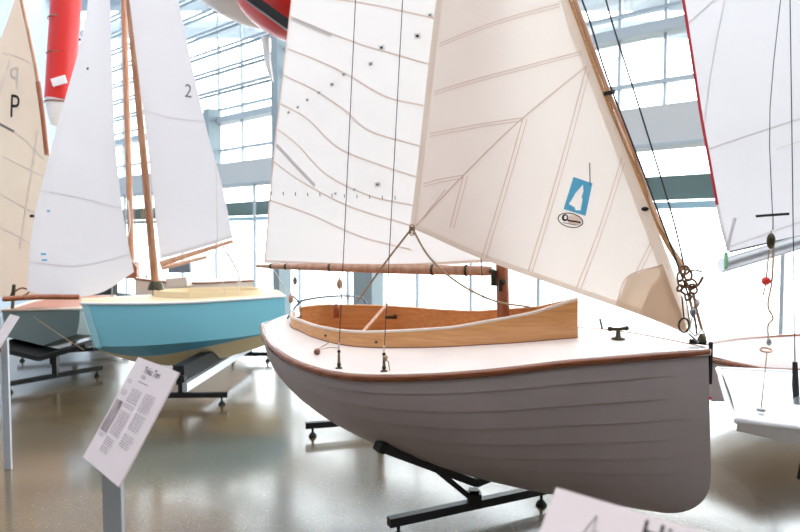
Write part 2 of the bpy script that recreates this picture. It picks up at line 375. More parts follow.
# plan outlines
ss = us * LB
outer = [(s_, float(half(s_))) for s_ in ss]
outer = outer + [(LB, y) for y in np.linspace(.2, -.2, 7)] + [(s_, -y) for s_, y in outer[::-1]]
def coam(n=60):
    w_ = 1 - np.cos(np.linspace(0, math.pi / 2, n)) ; w_ = np.linspace(0, 1, n) ** .9
    w_ = np.unique(np.r_[w_[:-1], np.linspace(.93, 1, 10)])
    return S0 + (S1 - S0) * w_, cub(KC, Ck, w_), np.interp(w_, [0, .12, .35, .7, 1], [.216, .16, .106, .08, .055])
cs, cy, ch = coam()
inner = [(a, c) for a, c in zip(cs, cy)] + [(a, -c) for a, c in zip(cs[::-1], cy[::-1])]
cen = np.array([1.55, 0])
def raypoly(ang, poly):
    d = np.array([math.cos(ang), math.sin(ang)]); best = 0
    for i in range(len(poly)):
        a = np.array(poly[i]) - cen; e = np.array(poly[(i + 1) % len(poly)]) - cen - a; den = d[0] * e[1] - d[1] * e[0]
        if abs(den) < 1e-12: continue
        t = (a[0] * e[1] - a[1] * e[0]) / den; u = (a[0] * d[1] - a[1] * d[0]) / den
        if t > best and -1e-6 <= u <= 1 + 1e-6: best = t
    return cen + d * best
rows = []
for p in outer:
    a = math.atan2(p[1], p[0] - cen[0]); q = raypoly(a, inner)
    rows.append([BW(*(lambda r: (r[0], r[1], float(deckz(r[0], r[1])) if t < 1 else float(shz(r[0]))))((q * (1 - t) + np.array(p) * t))) for t in np.linspace(0, 1, 9)])
rows.append(rows[0])
b = MB(); b.grid(rows, 'deck'); b.build('deck', boat)
# gunwale rail around the sheer
def sheer_sweep(mb, m, o0, o1, z0, z1, pts=outer):
    P = np.array(pts); T = np.roll(P, -1, 0) - np.roll(P, 1, 0); T /= np.linalg.norm(T, axis=1)[:, None] + 1e-9; N = np.stack([T[:, 1], -T[:, 0]], 1)
    if (N[20] @ np.array([0, 1])) < 0: N = -N
    R = []
    for p, n in zip(P, N):
        z = float(shz(p[0])); R.append([BW(p[0] + n[0] * o, p[1] + n[1] * o, z + dz) for o, dz in ((o0, z1), (o1 * .8, z1), (o1, (z0 + z1) / 2), (o1 * .8, z0), (o0, z0))])
    R.append(R[0]); mb.grid(R, m, True, True)
b = MB(); sheer_sweep(b, 'darkvarn', -.012, .015, -.03, .004); b.build('gunwale_rail', boat)
# coaming
def coam_side(sg):
    P = np.stack([cs, sg * cy], 1); R = []
    for i, (x, y) in enumerate(P):
        t = P[min(i + 1, len(P) - 1)] - P[max(i - 1, 0)]; t /= np.linalg.norm(t); n = np.array([-t[1], t[0]]) * sg
        n = n if n[1] * sg > 0 or i > len(P) - 4 else n
        z = float(deckz(x, y)); h = ch[i]; th = .014
        xi, yi = x - n[0] * th, y - n[1] * th
        if yi * sg < 0: yi = 0
        R.append([BW(x, y, z - .01), BW(x, y, z + h), BW(xi, yi, z + h), BW(xi, yi, z - .09)])
    return R
for sg in (1, -1):
    R = coam_side(sg); b = MB(); b.grid(R, 'varnish', True, True)
    o = b.build('coaming', boat); o.modifiers.new('e', 'EDGE_SPLIT').split_angle = math.radians(40)
    b = MB(); rim = [(r[1] + r[2]) / 2 + np.array([0, 0, .002]) for r in R]; b.tube(rim, .0105, 'rimwood' if sg > 0 else 'varnish', 6); b.build('coaming_cap', boat)
    b = MB(); b.tube([r[0] + np.array([0, 0, .008]) for r in R], .007, 'darkvarn', 6); b.build('coaming_foot_bead', boat)
# cockpit lining: side decks' inner faces, sole, thwart, frames
b = MB(); R = []
for x, y in inner:
    zt = float(deckz(x, y)); R.append([BW(x, y * .97, zt - .01), BW(1.55 + (x - 1.55) * .98, y * 1.0, .86)])
R.append(R[0]); b.grid(R, 'varnish'); b.build('cockpit_lining', boat)
b = MB(); b.add([BW(x, y, .865) for x, y in inner], [tuple(range(len(inner)))], 'palewood'); b.build('cockpit_sole', boat)
for x, hw in ((1.35, .25), (1.95, .34)):
    b = MB(); c = [BW(x + dx, y, z) for z in (1.0, 1.02) for dx, y in ((-.09, -hw), (.09, -hw), (.09, hw), (-.09, hw))]
    b.add(c, [(3, 2, 1, 0), (4, 5, 6, 7), (0, 1, 5, 4), (1, 2, 6, 5), (2, 3, 7, 6), (3, 0, 4, 7)], 'varnish'); b.build('thwart', boat)
b = MB(); ar = [(a, .30 * math.cos(a), .16 * math.sin(a)) for a in np.linspace(0, math.pi, 20)]
b.add([BW(2.12, y, .88 + z * 1.1) for _, y, z in ar], [tuple(range(20))], 'palewood'); b.add([BW(2.13, y, .88 + z * 1.1) for _, y, z in ar], [tuple(range(20))], 'palewood'); b.build('arched_bulkhead', boat)
b = MB(); p = BW(1.95, -.345, 1.12); b.box(p, (.08, .02, .02), 'bronze'); b.ball(p + [.03, -.01, .01], .012, 'bronze'); b.build('cleat', boat)
# small bolt heads on the coaming
for x in (1.72, 2.05):
    b = MB(); y = float(cub(KC, Ck, (x - S0) / (S1 - S0))); b.ball(BW(x, y + .004, float(deckz(x, y)) + .035), .007, 'bronze', n=8); b.build('bolt_head', boat)
# bow fitting
b = MB(); st = [BW(-.012 + .0, 0, z) for z in (1.16, 1.13, 1.05, .98, .94)]
for a_, b_ in zip(st[:-1], st[1:]): b.bar(a_, b_, .018, .014, 'rubber', up=(1, 0, 0))
b.box(BW(.05, 0, 1.158), (.08, .035, .022), 'rubber', (np.array([-math.cos(TH), math.sin(TH), 0]), np.array([math.sin(TH), math.cos(TH), 0]), (0, 0, 1)))
b.lathe(BW(.03, 0, 1.16), [(.026, 0), (.02, .02), (.012, .04), (.001, .045)], 'bronze')
b.build('stem_fitting', boat)
b = MB(); b.ball(BW(-.016, .016, .87), .008, 'redtape', n=8); b.build('red_bow_plug', boat)
# mooring cleat
cp = BW(.44, 0, float(deckz(.44, 0))); b = MB()
b.lathe(cp, [(.001, 0), (.036, 0), (.036, .006), (.014, .012), (.011, .05), (.001, .055)], 'bronze')
d = np.array([.97, -.1, .05]); b.tube([cp + [0, 0, .058] - d * .045, cp + [0, 0, .055], cp + [0, 0, .058] + d * .045], [.011, .009, .011], 'bronze', 10)
for sg in (-1, 1): b.ball(cp + [0, 0, .058] + d * .045 * sg, .014, 'bronze')
b.build('mooring_cleat', boat)
# aft rail and rudder head
b = MB(); rp = [BW(2.50, .10, 1.17), at(299, 303, 4.12), at(310, 299, 4.16), at(330, 296.5, 4.3), at(350, 296, 4.5), at(362, 298, 4.62), at(366, 303, 4.66)]
b.tube(smooth(rp, 6), .0075, 'bluegrey'); b.tube([at(299, 302, 4.12), at(293, 296, 4.1)], .006, 'bluegrey'); b.build('aft_rail', boat)
b = MB(); b.lathe(BW(2.3, -.2, 1.13), [(.001, 0), (.02, 0), (.018, .06), (.022, .09), (.001, .095)], 'redwood'); b.build('rail_socket', boat)
# mast
CP = Plane((BX, BY, 0), (math.sin(TH), math.cos(TH), 0))
def mastp(z): s_ = 1.082 + .03 * (z - 1.2); p = BW(s_, 0, .7); return np.array([p[0], p[1], z])
b = MB(); b.tube([mastp(z) for z in (.86, 1.5, 3, 4.8, 5.0)], [.038, .038, .036, .026, .02], 'redwood', 16); b.build('mast', boat)
b = MB(); m_ = mastp(1.47); b.tube([m_ + [-.045, 0, .03], m_ + [-.08, -.005, .03]], .012, 'bronze'); b.box(m_ + [-.055, -.02, -.01], (.03, .03, .09), 'bronze'); b.box(m_ + [-.02, -.04, -.05], (.02, .02, .07), 'bronze'); b.ball(m_ + [.0, -.045, -.03], .016, 'bronze'); b.build('gooseneck', boat)
b = MB(); A, Z_ = CP.hit(492, 271), CP.hit(257, 266); b.tube([A + (Z_ - A) * t for t in (0, .02, .4, .9, 1)], [.026, .03, .031, .018, .01], 'palewood', 14); boom = b.build('boom', boat)
for px_ in (274, 291, 339, 440, 470):
    b = MB(); t = (492 - px_) / 235; c = A + (Z_ - A) * t; r = .031 if t < .5 else .026 - .012 * (t - .5) / .5
    dd = (Z_ - A) / np.linalg.norm(Z_ - A); b.tube([c - dd * .008, c + dd * .008], r + .004, 'bronze', 12); b.build('boom_band', boat)

# main sail of the foreground boat
def fx(x0, y0, x1, y1, y): return x0 + (x1 - x0) * (y - y0) / (y1 - y0)
ms = Sail(CP, [(264, 263), (496, 262), (478, -280), (318, -280)], .05, .35)
root = thing('mainsail', 'large white mainsail with stepped seams and dark dots, hoisted above the long wooden boom', 'sail', tuple(CP.hit(400, 264)))
b = MB(); ms.mesh(b, 'sailwhite', [[(264, 263), (380, 268), (496, 262)], [(318, -280), (478, -280)], [(264, 263), (270, 190), (277, 120), (291, 0), (318, -280)], [(496, 262), (488, 0), (478, -280)]])
for pts in ([(331, 0), (380, 8), (436, 20)], [(291, 17), (354, 43), (396, 56), (432, 66)], [(288, 49), (320, 62), (350, 76), (388, 98), (427, 107)], [(285, 76), (318, 92), (348, 112), (372, 132), (422, 147)],
            [(281, 104), (310, 120), (340, 148), (380, 165), (420, 178)], [(276, 128), (300, 146), (330, 176), (372, 196), (416, 206)], [(272, 160), (300, 180), (350, 206), (413, 226)], [(269, 200), (310, 214), (360, 236), (412, 250)]):
    ms.strip(b, pts, 1.5, 'seam')
ms.strip(b, [(265, 261), (380, 265), (496, 260)], 2, 'seam'); ms.strip(b, [(265.5, 262), (271, 190), (278, 120), (292, 0)], 1.6, 'seam')
b.build('cloth', root)
for pts in ([(292, 19), (334, 37)], [(277, 145), (317, 186)]):
    b = MB(); ms.strip(b, pts, 4, 'seamgrey', .007); b.build('reef_strip', root)
for x, y, r in ((385, 50, 3.4), (374, 66, 2.6), (347, 76, 2.4), (335, 86, 2.4), (322, 94, 2), (310, 101, 2), (300, 108, 1.8), (290, 113, 1.8), (420, 38, 3.4), (432, 17, 2.6), (380, 185, 3), (357, 190, 1.8), (338, 194, 1.8)):
    b = MB(); ms.poly2(b, [(x + r * .8, y - r), (x + r, y + r * .6), (x - r * .8, y + r), (x - r, y - r * .6)], 'seamgrey', .008)
    r *= .34; ms.poly2(b, [(x + r, y - r), (x + r, y + r), (x - r, y + r), (x - r, y - r)], 'ink' if r > 1.1 else 'greyink', .011); b.build('cloth_marker', root)
for k in range(11):
    b = MB(); x = 272 + k * 12.5; y = 193 + k * .5; ms.strip(b, [(x, y - 1.5), (x + .3, y + 2)], 1, 'greyink', .008, 3); b.build('reef_point', root)

# jib
TACK = at(689, 334, 3.17); CLEW = at(412, 228, 3.5); HEADJ = CP.hit(470, -270)
jp = Plane(TACK, np.cross(CLEW - TACK, HEADJ - TACK))
js = Sail(jp, [(412, 228), (689, 334), (640, 190), (568, 0), (472, -268), (440, 0)], .06, .25)
root = thing('jib_sail', 'cream jib sail in front of the mainsail carrying a sky blue boat logo', 'sail', tuple(TACK))
b = MB(); js.mesh(b, 'sailcream', [[(412, 228), (482, 259), (560, 287), (640, 315), (689, 334)], [(470, -268), (473, -268)], [(412, 228), (418, 170), (437, 0), (470, -268)], [(689, 334), (668, 262), (645, 200), (607, 100), (571, 0), (473, -268)]], 44, 60)
dbl = ([(464, 176), (450, 228)], [(523, 120), (503, 190), (482, 257)], [(586, 68), (560, 165), (528, 272)], [(622, 157), (600, 225), (576, 289)], [(650, 243), (634, 275), (620, 305)],
       [(523, 120), (475, 127), (430, 134)], [(582, 52), (510, 72), (435, 92)], [(560, 4), (500, 22), (440, 44)], [(464, 176), (440, 180), (424, 184)])
for p in dbl:
    js.strip(b, p, 1, 'seam'); js.strip(b, [(x + 4, y + 1) for x, y in p] if abs(p[-1][0] - p[0][0]) < abs(p[-1][1] - p[0][1]) else [(x, y + 3) for x, y in p], .8, 'seam')
js.strip(b, [(416, 226), (464, 176), (523, 120), (590, 64)], 1.4, 'seam')
js.strip(b, [(686, 326), (663, 262), (640, 200), (602, 100), (577, 36), (566, 0), (534, -80)], 11, 'tape', .003)
js.strip(b, [(414, 226), (482, 256), (560, 284), (640, 312), (684, 330)], 5, 'tape', .003); js.strip(b, [(413, 226), (420, 170), (439, 0), (452, -100)], 6, 'tape', .003); b.build('cloth', root)
b = MB(); js.fan(b, [(688, 332), (662, 264), (627, 277), (616, 305)], 'patch', .006); js.fan(b, [(688, 332), (664, 270), (650, 286), (640, 312)], 'patch', .008); js.strip(b, [(616, 305), (627, 277), (662, 265)], 1.2, 'seam', .008); b.build('corner_patch', root)
b = MB(); js.strip(b, [(446, 190), (420, 222)], 1, 'seam', .008); b.build('corner_patch', root)
from mathutils.geometry import tessellate_polygon
def holed(mb, sail, outer_, hole, m, off):
    O = [sail.to2(sail.pl.hit(*p)) for p in outer_]; H = [sail.to2(sail.pl.hit(*p)) for p in hole]
    tri = tessellate_polygon([[Vector((q[0], q[1], 0)) for q in O], [Vector((q[0], q[1], 0)) for q in H]])
    mb.add([sail.p3(q, off) for q in O + H], [tuple(t) for t in tri], m)
boatshape = [(582.5, 185.5), (583, 192), (581, 198), (582, 200), (580, 211), (575, 211), (574, 208), (568.5, 205), (571, 201), (575, 194)]
b = MB(); holed(b, js, [(573, 178), (592, 184), (585, 216.5), (563, 210)], boatshape, 'blueprint', .006); lg = b.build('blue_logo', root)
b = MB(); js.strip(b, [(589, 164), (589.5, 186)], 1, 'greyink', .012, 3); b.build('batten_mark', root)
def ell(cx, cy_, a, c, rot, n=28): return [(cx + a * math.cos(t) * math.cos(rot) - c * math.sin(t) * math.sin(rot), cy_ + a * math.cos(t) * math.sin(rot) + c * math.sin(t) * math.cos(rot)) for t in np.linspace(0, 2 * math.pi, n, endpoint=False)]
b = MB(); holed(b, js, ell(570, 221, 13, 7.2, .2), ell(570, 221, 12, 6.3, .2), 'ink', .006); holed(b, js, ell(574, 221, 7.5, 5, .2), ell(574, 221, .3, .3, .2, 6), 'peachprint', .004); ov = b.build('oval_badge', root)
b = MB(); holed(b, js, ell(564.5, 218.5, 3.2, 3.6, .2, 14), ell(565, 218.3, 1.5, 2, .2, 10), 'ink', .008)
js.strip(b, [(567, 221), (571, 222), (576, 222.5), (580, 223.5)], 1.5, 'ink', .012, 6); js.strip(b, [(562, 223.5), (576, 226)], .7, 'greyink', .012, 4); b.build('badge_lettering', ov)

# spars along the jib luff, forestay and lashings
def rope(name, pts, r, m, label, cat, n=8, sm=8, group=None, parent=None):
    b = MB(); b.tube(smooth(pts, sm) if len(pts) > 2 else pts, r, m, n); o = b.build(name, parent)
    return tag(o, label, cat, group) if label else o
lu = [(560, -20), (568, 0), (601, 90), (622, 140), (646, 200), (663, 240), (682, 270)]
def lz(y): return 3.17 + .32 * (334 - y) / 334
L_ = [at(x + 2, y, lz(y) - .03) for x, y in lu]
L_ = [at(512, -150, lz(-150))] + L_
rope('luff_spar', L_, .011, 'varnish', 'slim varnished spar running along the luff of the cream jib', 'spar')
L2 = [at(x + 7 - (y > 150) * 3, y, lz(y)) for x, y in lu]
rope('luff_pole', [at(516, -150, lz(-150))] + L2, .011, 'palewood', 'pale pinkish pole beside the varnished luff spar', 'pole')
rope('halyard_rope', [at(x + (1 if i % 2 else 3), y, lz(y) - .045) for i, (x, y) in enumerate(((570, 0), (590, 50), (606, 98), (622, 140), (640, 180), (652, 215), (668, 245), (681, 272)))], .004, 'rope', 'tan halyard rope wound around the luff spar', 'rope')
fs = [at(520, -150, 3.3), at(582, 0, 3.28), at(607, 77, 3.25), at(650, 190, 3.2), at(690, 300, 3.14), at(697, 335, 3.13)]
rope('forestay', fs, .005, 'wire', 'thin dark forestay just right of the luff pole, down to the bow fitting', 'wire')
rope('steel_stay', [at(598, -60, 3.3), at(606, 0, 3.28), at(640, 110, 3.24), at(672, 215, 3.18), at(686, 275, 3.15)], .0045, 'wire', 'thin outer stay right of the forestay, ending in the lashings', 'wire')
b = MB(); c = at(609, 93, 3.36); b.box(c, (.06, .025, .02), 'rubber', ((.95, 0, .2), (0, 1, 0), (-.2, 0, .95))); tag(b.build('black_clip', None), 'small black clip on the luff spar halfway up', 'clip')
b = MB(); b.ball(at(645, 209, 3.27), .014, 'rubber', (1.4, 1, .8)); b.ball(at(650, 204, 3.27), .014, 'steel'); tag(b.build('spar_fitting'), 'black and steel shackle fitting on the luff spar beside the jib', 'fitting')
# lashing knots
b = MB(); rnd = random.Random(7)
for k, (x, y, r) in enumerate(((684, 270, 6), (680, 277, 5), (688, 275, 6), (683, 284, 5), (691, 283, 5), (686, 290, 6), (680, 288, 4), (693, 289, 5), (688, 297, 4))):
    c = at(x, y, 3.13 + rnd.uniform(-.02, .02)); R = r * 3.13 / F; t1 = rnd.uniform(0, 3); e1 = np.array([math.cos(t1), .4, math.sin(t1)]); e1 /= np.linalg.norm(e1); e2 = np.cross(e1, (rnd.uniform(-.4, .4), 1, rnd.uniform(-.4, .4))); e2 /= np.linalg.norm(e2)
    b.tube([c + R * (math.cos(a) * e1 + .75 * math.sin(a) * e2) for a in np.linspace(0, 2 * math.pi, 16, endpoint=False)], .006, 'oldrope', 6, closed=True)
b.tube(smooth([at(690, 290, 3.13), at(698, 285, 3.13), at(703, 277, 3.13)], 5), .007, 'oldrope'); b.tube(smooth([at(688, 272, 3.12), at(695, 270, 3.12), at(702, 272, 3.12)], 5), .004, 'bronze')
tag(b.build('rope_lashing'), 'knotted brown rope lashing at the foot of the luff spar above the bow', 'rope')
b = MB()
for (x0, y0, x1, y1, r, m) in ((684, 292, 690, 325, .005, 'whiterope'), (688, 295, 697, 328, .005, 'rope'), (693, 292, 702, 330, .008, 'palewood'), (690, 296, 694, 318, .004, 'whiterope'), (682, 296, 684, 318, .004, 'oldrope'), (696, 300, 690, 330, .004, 'whiterope')):
    b.tube([at(x0, y0, 3.14), at((x0 + x1) / 2 + rnd.uniform(-2, 2), (y0 + y1) / 2, 3.12), at(x1, y1, 3.15)], r, m)
b.ball(at(693, 312, 3.12), .016, 'steel', (1, 1, 1.5)); b.ball(at(697, 303, 3.13), .015, 'whiterope', (1, 1, 1.4))
tag(b.build('bow_tackle'), 'block and tackle of pale cords between the lashing and the bow fitting', 'tackle')
b = MB()
c = at(683, 325, 3.13); b.tube([c + np.array([math.cos(a) * .026, -.01, math.sin(a) * .036]) for a in np.linspace(0, 6.28, 18, endpoint=False)], .005, 'bronze', 6, closed=True)
b.tube([at(689, 334, 3.13), at(698, 342, 3.16)], .006, 'steel')
tag(b.build('tack_shackle'), 'dark oval shackle joining the jib tack to the bow', 'shackle')
rope('bow_rope', [at(689, 330, 3.13), at(696, 336, 3.12), at(702, 330, 3.13), at(706, 338, 3.15)], .004, 'whiterope', 'short white cord looped at the bow beside the tack shackle', 'rope')

# wires, sheets and blocks
dy1 = float(half(1.88)) - .06; pA = BW(1.88, .60, float(deckz(1.88, .60))); pA = at(339, 369, 3.3); 
def deck_hit(px, py):
    r = ray(px, py)
    for t in np.linspace(1, 6, 3000):
        P = CAM + r * t; dx, dy = P[0] - BX, P[1] - BY; s_ = -math.cos(TH) * dx + math.sin(TH) * dy; y = -math.sin(TH) * dx - math.cos(TH) * dy
        Q = BW(s_, y / math.cos(HEEL) - (P[2] - .7) * HEEL, float(deckz(s_, y)))
        if P[2] <= Q[2]: return P
pA, pB = deck_hit(339, 369), deck_hit(384, 372)
for p, top, yt, lab in ((pA, (372, -350), 348, 'left shroud wire of the foreground dinghy, landing near its stern'), (pB, (421, -350), 352, 'right shroud wire of the foreground dinghy, landing beside the coaming')):
    q = p + np.array([0, 0, .09]); Y = q[1]; e = at(top[0], top[1], Y + .15); rope('shroud_wire', [q, e], .0024, 'wire', lab, 'wire', 6)
for p, lab in ((pA, 'lashed deadeye tackle on the side deck, the one nearer the stern'), (pB, 'lashed deadeye tackle on the side deck, nearer the bow with a loose knot')):
    b = MB(); b.box(p + [0, 0, .004], (.035, .02, .008), 'bronze'); b.ball(p + [0, 0, .022], .011, 'bronze', (1, .7, 1.4))
    for dx in (-.006, 0, .006): b.tube([p + [dx, 0, .02], p + [dx * .6, -.003, .09]], .003, 'rope' if dx else 'oldrope', 6)
    b.ball(p + [0, 0, .092], .009, 'bronze', (1, .7, 1.3)); b.tube([p + [0, 0, .09], p + [0, 0, .14]], .004, 'whiterope')
    if p is pB: b.tube(smooth([p + [0, 0, .06], p + [.022, 0, .055], p + [.026, 0, .03], p + [.03, -.01, .01]], 5), .003, 'rope', 6); b.ball(p + [.006, -.004, .075], .014, 'rope')
    tag(b.build('deadeye_tackle'), lab, 'tackle', 'deadeye tackles on the side deck')
rope('jib_sheet', [CLEW, at(385, 263, 3.6), at(358, 301, 3.8)], .006, 'rope', 'tan jib sheet running down left from the jib clew to the coaming', 'rope')
rope('jib_sheet', [CLEW, at(430, 258, 3.45), at(460, 284, 3.4), at(495, 301, 3.4), at(530, 307, 3.34)], .006, 'rope', 'tan jib sheet sagging right from the jib clew to the coaming', 'rope')
b = MB(); 
for k in range(3): b.tube([CLEW + np.array([math.cos(a) * .014, -.01 + .008 * k, math.sin(a) * .018 - .012 * k]) for a in np.linspace(0, 6.28, 10, endpoint=False)], .004, 'rope', 6, closed=True)
tag(b.build('clew_knot'), 'small tan knot tying the sheets to the jib clew', 'knot')
b = MB(); q0 = BW(1.98, -.36, 1.21); q1 = BW(1.93, .0, 1.03); b.bar(q0, at(364, 331, q1[1]), .022, .012, 'palewood'); tag(b.build('tiller_stick'), 'pale wooden stick lying across the cockpit of the foreground dinghy', 'stick')
bp_ = deck_hit(317, 355); b = MB(); b.ball(bp_ + [0, 0, .018], .019, 'darkvarn', n=14); b.ball(bp_ + [.0, -.017, .018], .006, 'bronze', n=8); tag(b.build('wooden_bead'), 'round dark wooden bead on a cord lying on the side deck', 'bead')
rope('bead_rope', [bp_ + [0, 0, .03], at(325, 345, bp_[1] + .04), at(333, 340, bp_[1] + .1)], .003, 'rope', 'short tan cord from the wooden bead up to the coaming', 'rope')
rope('deck_rope', [at(319, 350, bp_[1] + .02), at(330, 347.5, bp_[1] + .07), at(338, 348, bp_[1] + .06)], .002, 'rope', 'thin cord lying on deck between bead and deadeye', 'rope')
def block(px, py, Y, h, m, lab, group='pulley blocks under the boom'):
    b = MB(); c = at(px, py, Y); b.ball(c, h, m, (.55, .4, 1)); b.tube([c + [0, 0, h * .8], c + [0, 0, h * 1.3]], .004, 'steel'); b.tube([c + [-.35 * h, 0, 0], c + [.35 * h, 0, 0]], h * .35, 'bronze'); return tag(b.build('pulley_block'), lab, 'pulley', group)
block(295, 281, 4.2, .028, 'bluegrey', 'small grey pulley hanging under the boom end on a thin line')
block(339.5, 284, 4.0, .034, 'palewood', 'larger wooden pulley hanging under the middle of the boom')
block(291, 299, 4.12, .03, 'palewood', 'wooden pulley tied at the left end of the blue grey aft rail')
rope('mainsheet_line', [CP.hit(274, 270), at(291, 297, 4.12), at(299, 303, 4.12)], .003, 'whiterope', 'thin white line from the boom tip to the aft rail pulley', 'rope')
rope('mainsheet_line', [CP.hit(295, 270), at(295, 278, 4.2), at(294, 296, 4.14)], .002, 'rope', 'short line hanging from the boom through the small grey pulley', 'rope')
rope('mainsheet_line', [CP.hit(340, 272), at(340, 280, 4.0), at(341, 300, 3.9)], .0025, 'rope', 'line hanging from the boom through the larger wooden pulley', 'rope')
rope('mainsheet_line', [at(343, 287, 4.0), at(350, 302, 4.2)], .0025, 'rope', 'slanting line from the larger pulley into the cockpit', 'rope')
rope('hanging_wire', [at(525, 270, 3.7), at(526, 307, 3.65)], .0025, 'wire', 'thin wire hanging below the jib foot right of the mast', 'wire')
rope('hanging_wire', [at(481, 258, 3.3), at(484, 309, 3.32)], .0025, 'wire', 'thin wire hanging below the jib foot left of the mast', 'wire')
rope('hanging_wire', [at(597, 304, 3.75), at(602, 326, 3.8)], .003, 'wire', 'short wire with a pin hanging behind the foredeck', 'wire')
b = MB(); b.tube([at(600, 319, 3.75), at(602.5, 330, 3.78)], .008, 'bluegrey'); tag(b.build('hanging_pin'), 'small grey metal pin at the end of the short wire behind the foredeck', 'pin')

# stands -----------------------------------------------------------
def foot(b, p):
    b.lathe(p, [(.001, 0), (.035, 0), (.035, .008), (.02, .03), (.010, .035), (.010, .09)], 'rubber', n=14)
def stand(label, post, d, half_len, top, arms, arm_rise, name='boat_stand', thick=.05):
    root = thing(name, label, 'stand', (post[0], post[1], 0)); d = np.array([d[0], d[1], 0.]); d /= np.linalg.norm(d); p = np.array([post[0], post[1], 0.])
    b = MB(); b.bar(p - d * half_len + [0, 0, .1], p + d * half_len + [0, 0, .1], thick, thick, 'black'); b.build('base_bar', root)
    for sg in (-1, 1): b = MB(); foot(b, p + d * sg * (half_len - .06)); b.build('foot', root)
    b = MB(); b.bar(p + [0, 0, .1], p + [0, 0, top], .055, .055, 'black', up=(1, 0, 0)); b.box(p + [0, -.01, top - .05], (.08, .075, .07), 'black'); b.build('post', root)
    if arms:
        for sg in (-1, 1):
            b = MB(); b.bar(p + [0, 0, top], p + d * sg * arms + [0, 0, top + arm_rise], .08, .04, 'black')
            b.bar(p + [0, 0, top - .08], p + d * sg * arms * .35 + [0, 0, top + arm_rise * .3], .03, .03, 'black'); b.build('arm', root)
    return root
def gp(px, py, z=0): q = ray(px, py); return CAM + q * ((HC - z) / -q[2])
gc = gp(474, 504, .1); ge = gp(549, 488, .1); fd = (ge - gc)[:2]
st_ = stand('black T-shaped boat stand under the front half of the grey dinghy', (gc[0], gc[1]), fd, float(np.linalg.norm(fd)), .19, 0, 0)
b = MB(); e0 = at(378, 446, gc[1] - .3); e1 = np.array([gc[0], gc[1], .235]); b.bar(e0, e1, .07, .045, 'black'); b.bar(e0 + [-.003, 0, .004], e0 + (e1 - e0) * .05 + [0, 0, .004], .08, .06, 'rubber'); b.bar(e0 + (e1 - e0) * .62 - [0, 0, .02], np.array([gc[0], gc[1], .12]), .04, .03, 'black'); b.build('arm', st_)
b = MB(); b.bar(e1, [ge[0], ge[1], .34], .07, .045, 'black'); b.build('arm', st_)
f2 = at(307, 441, 5.0); f2 = CAM + ray(308, 437) * (1.7 / -ray(308, 437)[2])
stand('black T-shaped boat stand under the stern half of the grey dinghy', (f2[0] + .62, f2[1] + .16), (1, .25), .66, .5, 0, 0)

# ------------------------------------------------------------------ blue boat
class Chine:
    def __init__(s, c0, c1, bk, zs, zc, zk, uk=(0, .25, .5, .75, 1), cf=.88, rake=.0):
        s.c0, s.c1 = np.array(c0, float), np.array(c1, float); s.L = np.linalg.norm(s.c1 - s.c0); s.d = (s.c1 - s.c0) / s.L; s.n = np.array([s.d[1], -s.d[0]]); s.n *= -1 if s.n[1] > 0 else 1
        s.uk, s.bk, s.zs, s.zc, s.zk, s.cf, s.rake = uk, bk, zs, zc, zk, cf, rake
    def P(s, u, y, z, sh=None):
        zt = cub(s.uk, s.zs, u); x = u * s.L + s.rake * (1 - u) ** 3 * (zt - z); q = s.c0 + s.d * x + s.n * y; return np.array([q[0], q[1], z])
    def hb(s, u): return float(cub(s.uk, s.bk, u))
    def Z(s, u, k): return float(cub(s.uk, getattr(s, k), u))
    def hull(s, root, top, low, bot, fr):
        b = MB(); G = []; U = np.linspace(0, 1, 40); rows = 13
        for u in U:
            h, a, c, k = s.hb(u), s.Z(u, 'zs'), s.Z(u, 'zc'), s.Z(u, 'zk'); f = fr(u); ln = []
            for t in np.linspace(0, 1, 5): ln.append((h * (1 - t * (1 - s.cf)) + .012 * math.sin(t * math.pi), a + (c - a) * t))
            ln.append((h * s.cf * (1 - f), c + (k - c) * f)); ln.append((h * s.cf * (1 - f) * .5, (c + (k - c) * f) * .5 + k * .5)); ln.append((0, k))
            G.append([s.P(u, y, z) for y, z in ln] + [s.P(u, -y, z) for y, z in ln[::-1][1:]])
        n = 8; mf = lambda i, j: (lambda q: top if q < 4 else low if q == 4 else bot)(j if j < 7 else 13 - j)
        b.grid(G, top, True, False, mf=mf)
        for e in (G[0], G[-1]): b.add(e, [tuple(range(len(e)))], top)
        o = b.build('hull', root); o.modifiers.new('e', 'EDGE_SPLIT').split_angle = math.radians(20); return o
    def deck(s, root, m, cr=.03, name='deck'):
        b = MB(); b.grid([[s.P(u, y * s.hb(u), s.Z(u, 'zs') + cr * (1 - y * y)) for y in np.linspace(-1, 1, 11)] for u in np.linspace(0, 1, 30)], m); return b.build(name, root)
    def rail(s, root, m, r=.014, name='rubbing_strake'):
        b = MB(); U = np.linspace(0, 1, 30); pts = [s.P(u, s.hb(u) + .006, s.Z(u, 'zs')) for u in U] + [s.P(u, -s.hb(u) - .006, s.Z(u, 'zs')) for u in U[::-1]]; b.tube(pts, r, m, 8, closed=True); return b.build(name, root)
    def coaming(s, root, m, u0, u1, hw, h, name='coaming', front=.3):
        b = MB(); R = []
        for t in np.linspace(0, 2 * math.pi, 60, endpoint=False):
            cu = (u0 + u1) / 2 + (u1 - u0) / 2 * np.sign(math.cos(t)) * abs(math.cos(t)) ** .6; y = hw * np.sign(math.sin(t)) * abs(math.sin(t)) ** .5 * (.55 + .45 * min(1, (cu - u0) / (u1 - u0) / front))
            z = s.Z(cu, 'zs') + .01; hh = h * (1 - .35 * (cu - u0) / (u1 - u0)); R.append([s.P(cu, y, z), s.P(cu, y, z + hh), s.P((u0 + u1) / 2 + (cu - (u0 + u1) / 2) * .95, y * .94, z + hh), s.P((u0 + u1) / 2 + (cu - (u0 + u1) / 2) * .95, y * .94, z + .005)])
        R.append(R[0]); b.grid(R, m, False); return b.build(name, root)

